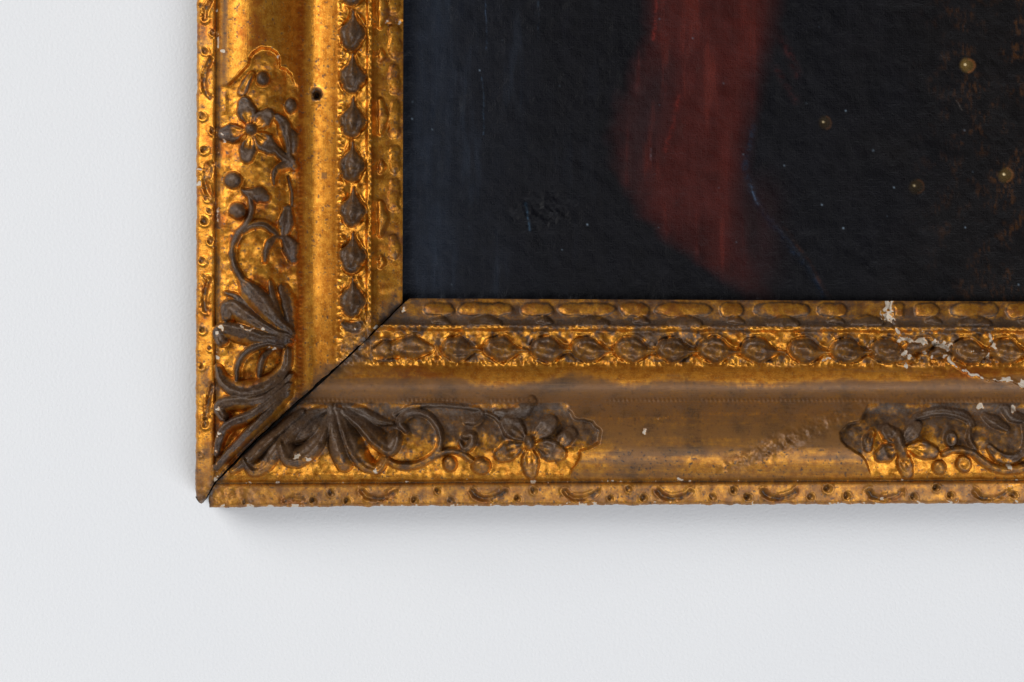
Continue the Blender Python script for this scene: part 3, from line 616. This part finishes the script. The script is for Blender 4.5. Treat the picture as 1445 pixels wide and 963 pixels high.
# bottom rail
ub = axis(280, 1565, []); db = np.interp(ca, LK, BK)
Db, Ub = np.meshgrid(db, ub, indexing='ij'); Cb = np.interp(Db, BK, LK)
chipb = (fbm(Ub, Db*0, 10, 58, 3)-.5)*3.0*np.exp(-Db/5)
um_fix = lambda u, d: voB(u)-d*(voB(u)-viB(u))/295.0
Vb = um_fix(Ub, Db)-chipb
mu = mitre_u(Vb)+(fbm(Vb, Vb*0, 8, 59, 3)-.5)*2.6+1.1+2.5*sstep(700, 640, Vb)*sstep(500, 560, Vb)+5.5*sstep(700, 717, Vb)+.8*(fbm(Vb, Vb*0, 9, 60, 3)-.3)
Uc = np.maximum(Ub, mu)
# upper inside edge rises a little right of the crack
build_rail('B', Uc, Vb, Cb, 0, lambda idx: [(idx[0, :], 0.0, 'outer_edge'), (idx[-1, :], 40.0, 'sight_moulding'), (idx[:, 0], 30.0, 'band')])

# ---------------------------------------------------------------- painting
def painting():
    st = 1.3; u = np.arange(555, 1560, st); v = np.arange(-118, 436, st); V_, U_ = np.meshgrid(v, u, indexing='ij')
    hp = 52.0
    h = hp+(fbm(U_, V_, 60, 201, 3)-.5)*3.6+(fbm(U_, V_, 14, 202, 3)-.5)*1.6
    h += (fbm(U_, V_, 11, 203, 3)-.5)*6.5*np.exp(-((U_-765)/45)**2-((V_-298)/25)**2)
    h += (fbm(U_, V_, 30, 204, 3, .5, 1.0, .25)-.5)*2.2*sstep(760, 600, U_)
    dcr, _, _, _ = polydist(U_, V_, spline([(1060, 262), (1070, 291), (1100, 327), (1130, 366), (1166, 420)], 5)); h -= .35*np.exp(-(dcr/2.5)**2)
    P = to_world(U_, V_, np.full(U_.shape, hp), h)
    w1 = (fbm(U_, V_, 70, 211, 4)-.5); w2 = fbm(U_, V_, 18, 212, 4)-.5; ws = fbm(U_, V_, 14, 213, 4, .6, 1.0, .12)-.5
    def C(*c): return np.array(c)[None, None, :]
    col = C(.0048, .0047, .0066)+0*U_[..., None]
    def add(m, c, ):
        nonlocal col
        m = np.clip(m, 0, 1)[..., None]; col = col*(1-m)+C(*c)*m
    add(sstep(840, 560, U_+w1*120)*.75, (.0115, .0140, .021))  # bluish varnish sheen toward the left, painted into the colour
    add(sstep(612, 600, np.abs(U_-604+ws*20)+590)*0, (0, 0, 0))
    add(np.exp(-((U_-610)/26)**2)*.55*(.6+1.6*ws+.4), (.018, .024, .037))  # brighter band of the painted sheen near the left edge
    add(sstep(.05, .3, ws)*sstep(900, 600, U_)*.5, (.017, .023, .034))  # streaks of the same painted sheen
    add(sstep(1150, 1445, U_+w1*200)*.6, (.0078, .0058, .0048))
    add(sstep(1260, 1440, U_)*sstep(-.05, .35, w2)*sstep(.42, .72, fbm(U_, V_, 3, 221, 2, .5, 1.0, .4))*.75, (.070, .026, .006))
    lb = np.interp(V_, [-120, 0, 60, 120, 180, 240, 300, 350, 390, 420], [925, 920, 912, 893, 868, 876, 912, 962, 1022, 1058]); rb = np.interp(V_, [-120, 0, 60, 120, 200, 280, 350, 400, 430], [1098, 1088, 1078, 1062, 1046, 1040, 1043, 1062, 1085])
    jj = w2*14+w1*16
    m = sstep(-24, 34, U_-lb+jj)*sstep(26, -26, U_-rb+jj*.6)*sstep(445, 375, V_+w2*20)
    dim = sstep(985, 925, U_+V_*.28-30)*sstep(40, 120, V_)
    add(m*.96, (.060, .0100, .0075)); add(m*dim*.85, (.020, .010, .011)); add(m*sstep(230, 400, V_)*.80, (.022, .0062, .0062))
    add(m*sstep(.05, .25, ws)*.45, (.10, .016, .010))
    add(m*np.exp(-((U_-np.interp(V_, [-120, 60, 200, 400], [1055, 1050, 1025, 1010]))/18)**2)*.30, (.095, .014, .009))
    for pts, w_, a, c in [([(927, -20), (925, 30), (922, 55)], 2.5, .8, (.16, .02, .014)), ([(957, 135), (953, 160), (945, 192), (938, 214)], 3, .65, (.17, .02, .013)), ([(1098, 48), (1112, 74), (1124, 104)], 6, .5, (.05, .011, .010)), ([(1096, 98), (1108, 120), (1124, 142)], 5, .45, (.045, .011, .010)),
                          ([(1062, 180), (1052, 240), (1060, 262), (1070, 291)], 4, .5, (.014, .030, .055)), ([(1060, 262), (1066, 280), (1070, 291)], 1.1, .6, (.09, .15, .24)), ([(1070, 291), (1082, 306), (1100, 327), (1130, 366), (1150, 392), (1162, 418)], 5.0, .38, (.016, .032, .062)), ([(1106, 322), (1136, 362), (1170, 420)], 2.5, .6, (.05, .018, .008)),
                          ([(742, 288), (745, 310), (747, 325)], 1.6, .6, (.06, .12, .19)), ([(685, 0), (686, 40), (686, 70)], .9, .6, (.05, .08, .13)), ([(680, 110), (682, 150), (682, 190)], .9, .55, (.05, .09, .14)), ([(917, 210), (918, 226)], 1.2, .7, (.2, .16, .18)), ([(1351, 142), (1357, 156)], .9, .5, (.16, .13, .11)), ([(760, 0), (758, 60)], .8, .4, (.05, .08, .12))]:
        d, _, _, _ = polydist(U_+w2*5, V_, spline(pts, 4)); add(a*np.exp(-(d/w_)**2)*(.35+1.3*np.clip(w2+.25, 0, 1))*(.35+.9*(fbm(U_, V_, 4, 219, 2) > .5)), c)
    add(m*0+np.exp(-((U_-1075)/26)**2)*sstep(220, 300, V_)*sstep(430, 370, V_)*.45, (.030, .009, .009))
    # painted gilt buttons
    for x, y, r, k_ in [(1365.5, 93, 11.0, 1.0), (1165, 174, 10.5, .20), (1293.5, 264, 11, .22), (1420, 248, 11, .62)]:
        q = np.hypot(U_-x+w2*4, V_-y+ws*5)/r; lit = np.clip(1-np.hypot(U_-x+r*.3, V_-y+r*.2)/r*.75, 0, 1)
        m2 = sstep(1.2, .7, q)*(.6+.4*k_); base_c = (.20*k_*(.35), .115*k_*.35, .028*k_*.35); add(m2*.8, base_c)
        add(m2*lit*k_*.6, (.22, .13, .030)); add(sstep(.18, .08, np.abs(q-.85))*(U_ > x)*k_*.6, (.20, .07, .02))
        add(sstep(.24, .08, np.hypot((U_-x+r*.32), (V_-y+r*.15)*1.1)/r)*(1 if k_ > .5 else .45), (.85, .66, .36))
    # pinpricks of dust
    rr = np.random.RandomState(5)
    for _ in range(48):
        x = 580+rr.rand()*960; y = -100+rr.rand()*520; r = .8+rr.rand()*.8; w_ = (np.abs(V_[:, 0]-y) < 4); w__ = (np.abs(U_[0]-x) < 4)
        sub = np.ix_(np.where(w_)[0], np.where(w__)[0]); q = np.hypot(U_[sub]-x, V_[sub]-y)/r
        a = (np.clip(1.4-q, 0, 1)*(.12+.7*rr.rand()**2))[..., None]; col[sub] = col[sub]*(1-a)+np.array([.20, .26, .32])*a
    col *= (1+.5*w2+.5*ws+.4*w1)[..., None]
    nr, nc_ = U_.shape; idx = np.arange(nr*nc_).reshape(nr, nc_); q = np.stack([idx[:-1, :-1], idx[1:, :-1], idx[1:, 1:], idx[:-1, 1:]], -1).reshape(-1, 4)
    m, nt, b = new_mat('varnished_oil_paint'); N = NB(nt)
    uv = N.n('ShaderNodeUVMap', uv_map='rail').outputs[0]; at = N.n('ShaderNodeAttribute', attribute_name='paint')
    fine = N.noise(uv, 60, 3, .7); med = N.noise(uv, 12, 4, .6)
    cc = N.mix(N.ramp(fine, .35, .7), at.outputs['Color'], N.mix(.5, at.outputs['Color'], (.0, .0, .0)))
    N.l(cc, b.inputs['Base Color'])
    N.l(N.math('ADD', .26, N.math('MULTIPLY', med, .16)), b.inputs['Roughness']); b.inputs['Specular IOR Level'].default_value = .12
    wv = []
    for dr in ('X', 'Y'):
        x = N.n('ShaderNodeTexWave', wave_type='BANDS', bands_direction=dr); x.inputs['Scale'].default_value = 9.5; x.inputs['Distortion'].default_value = 3.5; x.inputs['Detail'].default_value = 2; x.inputs['Detail Scale'].default_value = 1.2
        N.l(uv, x.inputs['Vector']); wv.append(x.outputs['Fac'])
    hgt = N.math('ADD', N.math('MULTIPLY', N.math('ADD', wv[0], wv[1]), .06), N.math('ADD', N.math('MULTIPLY', N.noise(uv, 30, 4, .7), 1.1), N.math('MULTIPLY', N.noise(N.scale(uv, 1, .2), 14, 3), .6)))
    bp = N.n('ShaderNodeBump'); bp.inputs['Strength'].default_value = .5; bp.inputs['Distance'].default_value = .0006; N.l(hgt, bp.inputs['Height']); N.l(bp.outputs[0], b.inputs['Normal'])
    o = bpy.data.objects.new('oil_painting', None); sc.collection.objects.link(o); o.location = frame.location
    o['label'] = 'dark varnished oil painting with red drape and small gold buttons inside the gilded frame'; o['category'] = 'painting'
    me = make_mesh('canvas', (P-FL).reshape(-1, 3), q, None, np.stack([U_.ravel()/100, V_.ravel()/100], -1), {'paint': np.clip(col, 0, 1).reshape(-1, 3)}, m)
    if me.polygons[10].normal.y > 0: me.flip_normals()
    link('canvas', me, o)
painting()

# ---------------------------------------------------------------- wall
def wall():
    m, nt, b = new_mat('painted_plaster'); N = NB(nt)
    tc = N.n('ShaderNodeTexCoord').outputs['Object']
    n1 = N.noise(tc, 760, 3, .55); n2 = N.noise(tc, 1500, 2); n3 = N.noise(tc, 9, 2)
    N.l(N.mix(n3, (.765, .775, .788), (.79, .797, .80)), b.inputs['Base Color']); b.inputs['Roughness'].default_value = .62; b.inputs['Specular IOR Level'].default_value = .3
    bp = N.n('ShaderNodeBump'); bp.inputs['Strength'].default_value = .42; bp.inputs['Distance'].default_value = .0005
    N.l(N.math('ADD', n1, N.math('MULTIPLY', n2, .25)), bp.inputs['Height']); N.l(bp.outputs[0], b.inputs['Normal'])
    x0, x1, z0, z1 = -.55, .55, -.42, .42; nx, nz = 110, 84
    xs = np.linspace(x0, x1, nx+1); zs = np.linspace(z0, z1, nz+1); Z, X = np.meshgrid(zs, xs, indexing='ij')
    Y = (fbm(X*1000+900, Z*1000+900, 60, 301, 2)-.5)*.0005
    P = np.stack([X, Y, Z], -1).reshape(-1, 3); idx = np.arange((nx+1)*(nz+1)).reshape(nz+1, nx+1)
    q = np.stack([idx[:-1, :-1], idx[:-1, 1:], idx[1:, 1:], idx[1:, :-1]], -1).reshape(-1, 4)
    o = link('wall', make_mesh('wall', P, q, None, None, None, m)); o['kind'] = 'structure'; o['label'] = 'white painted wall with fine orange-peel texture behind the frame'
wall()
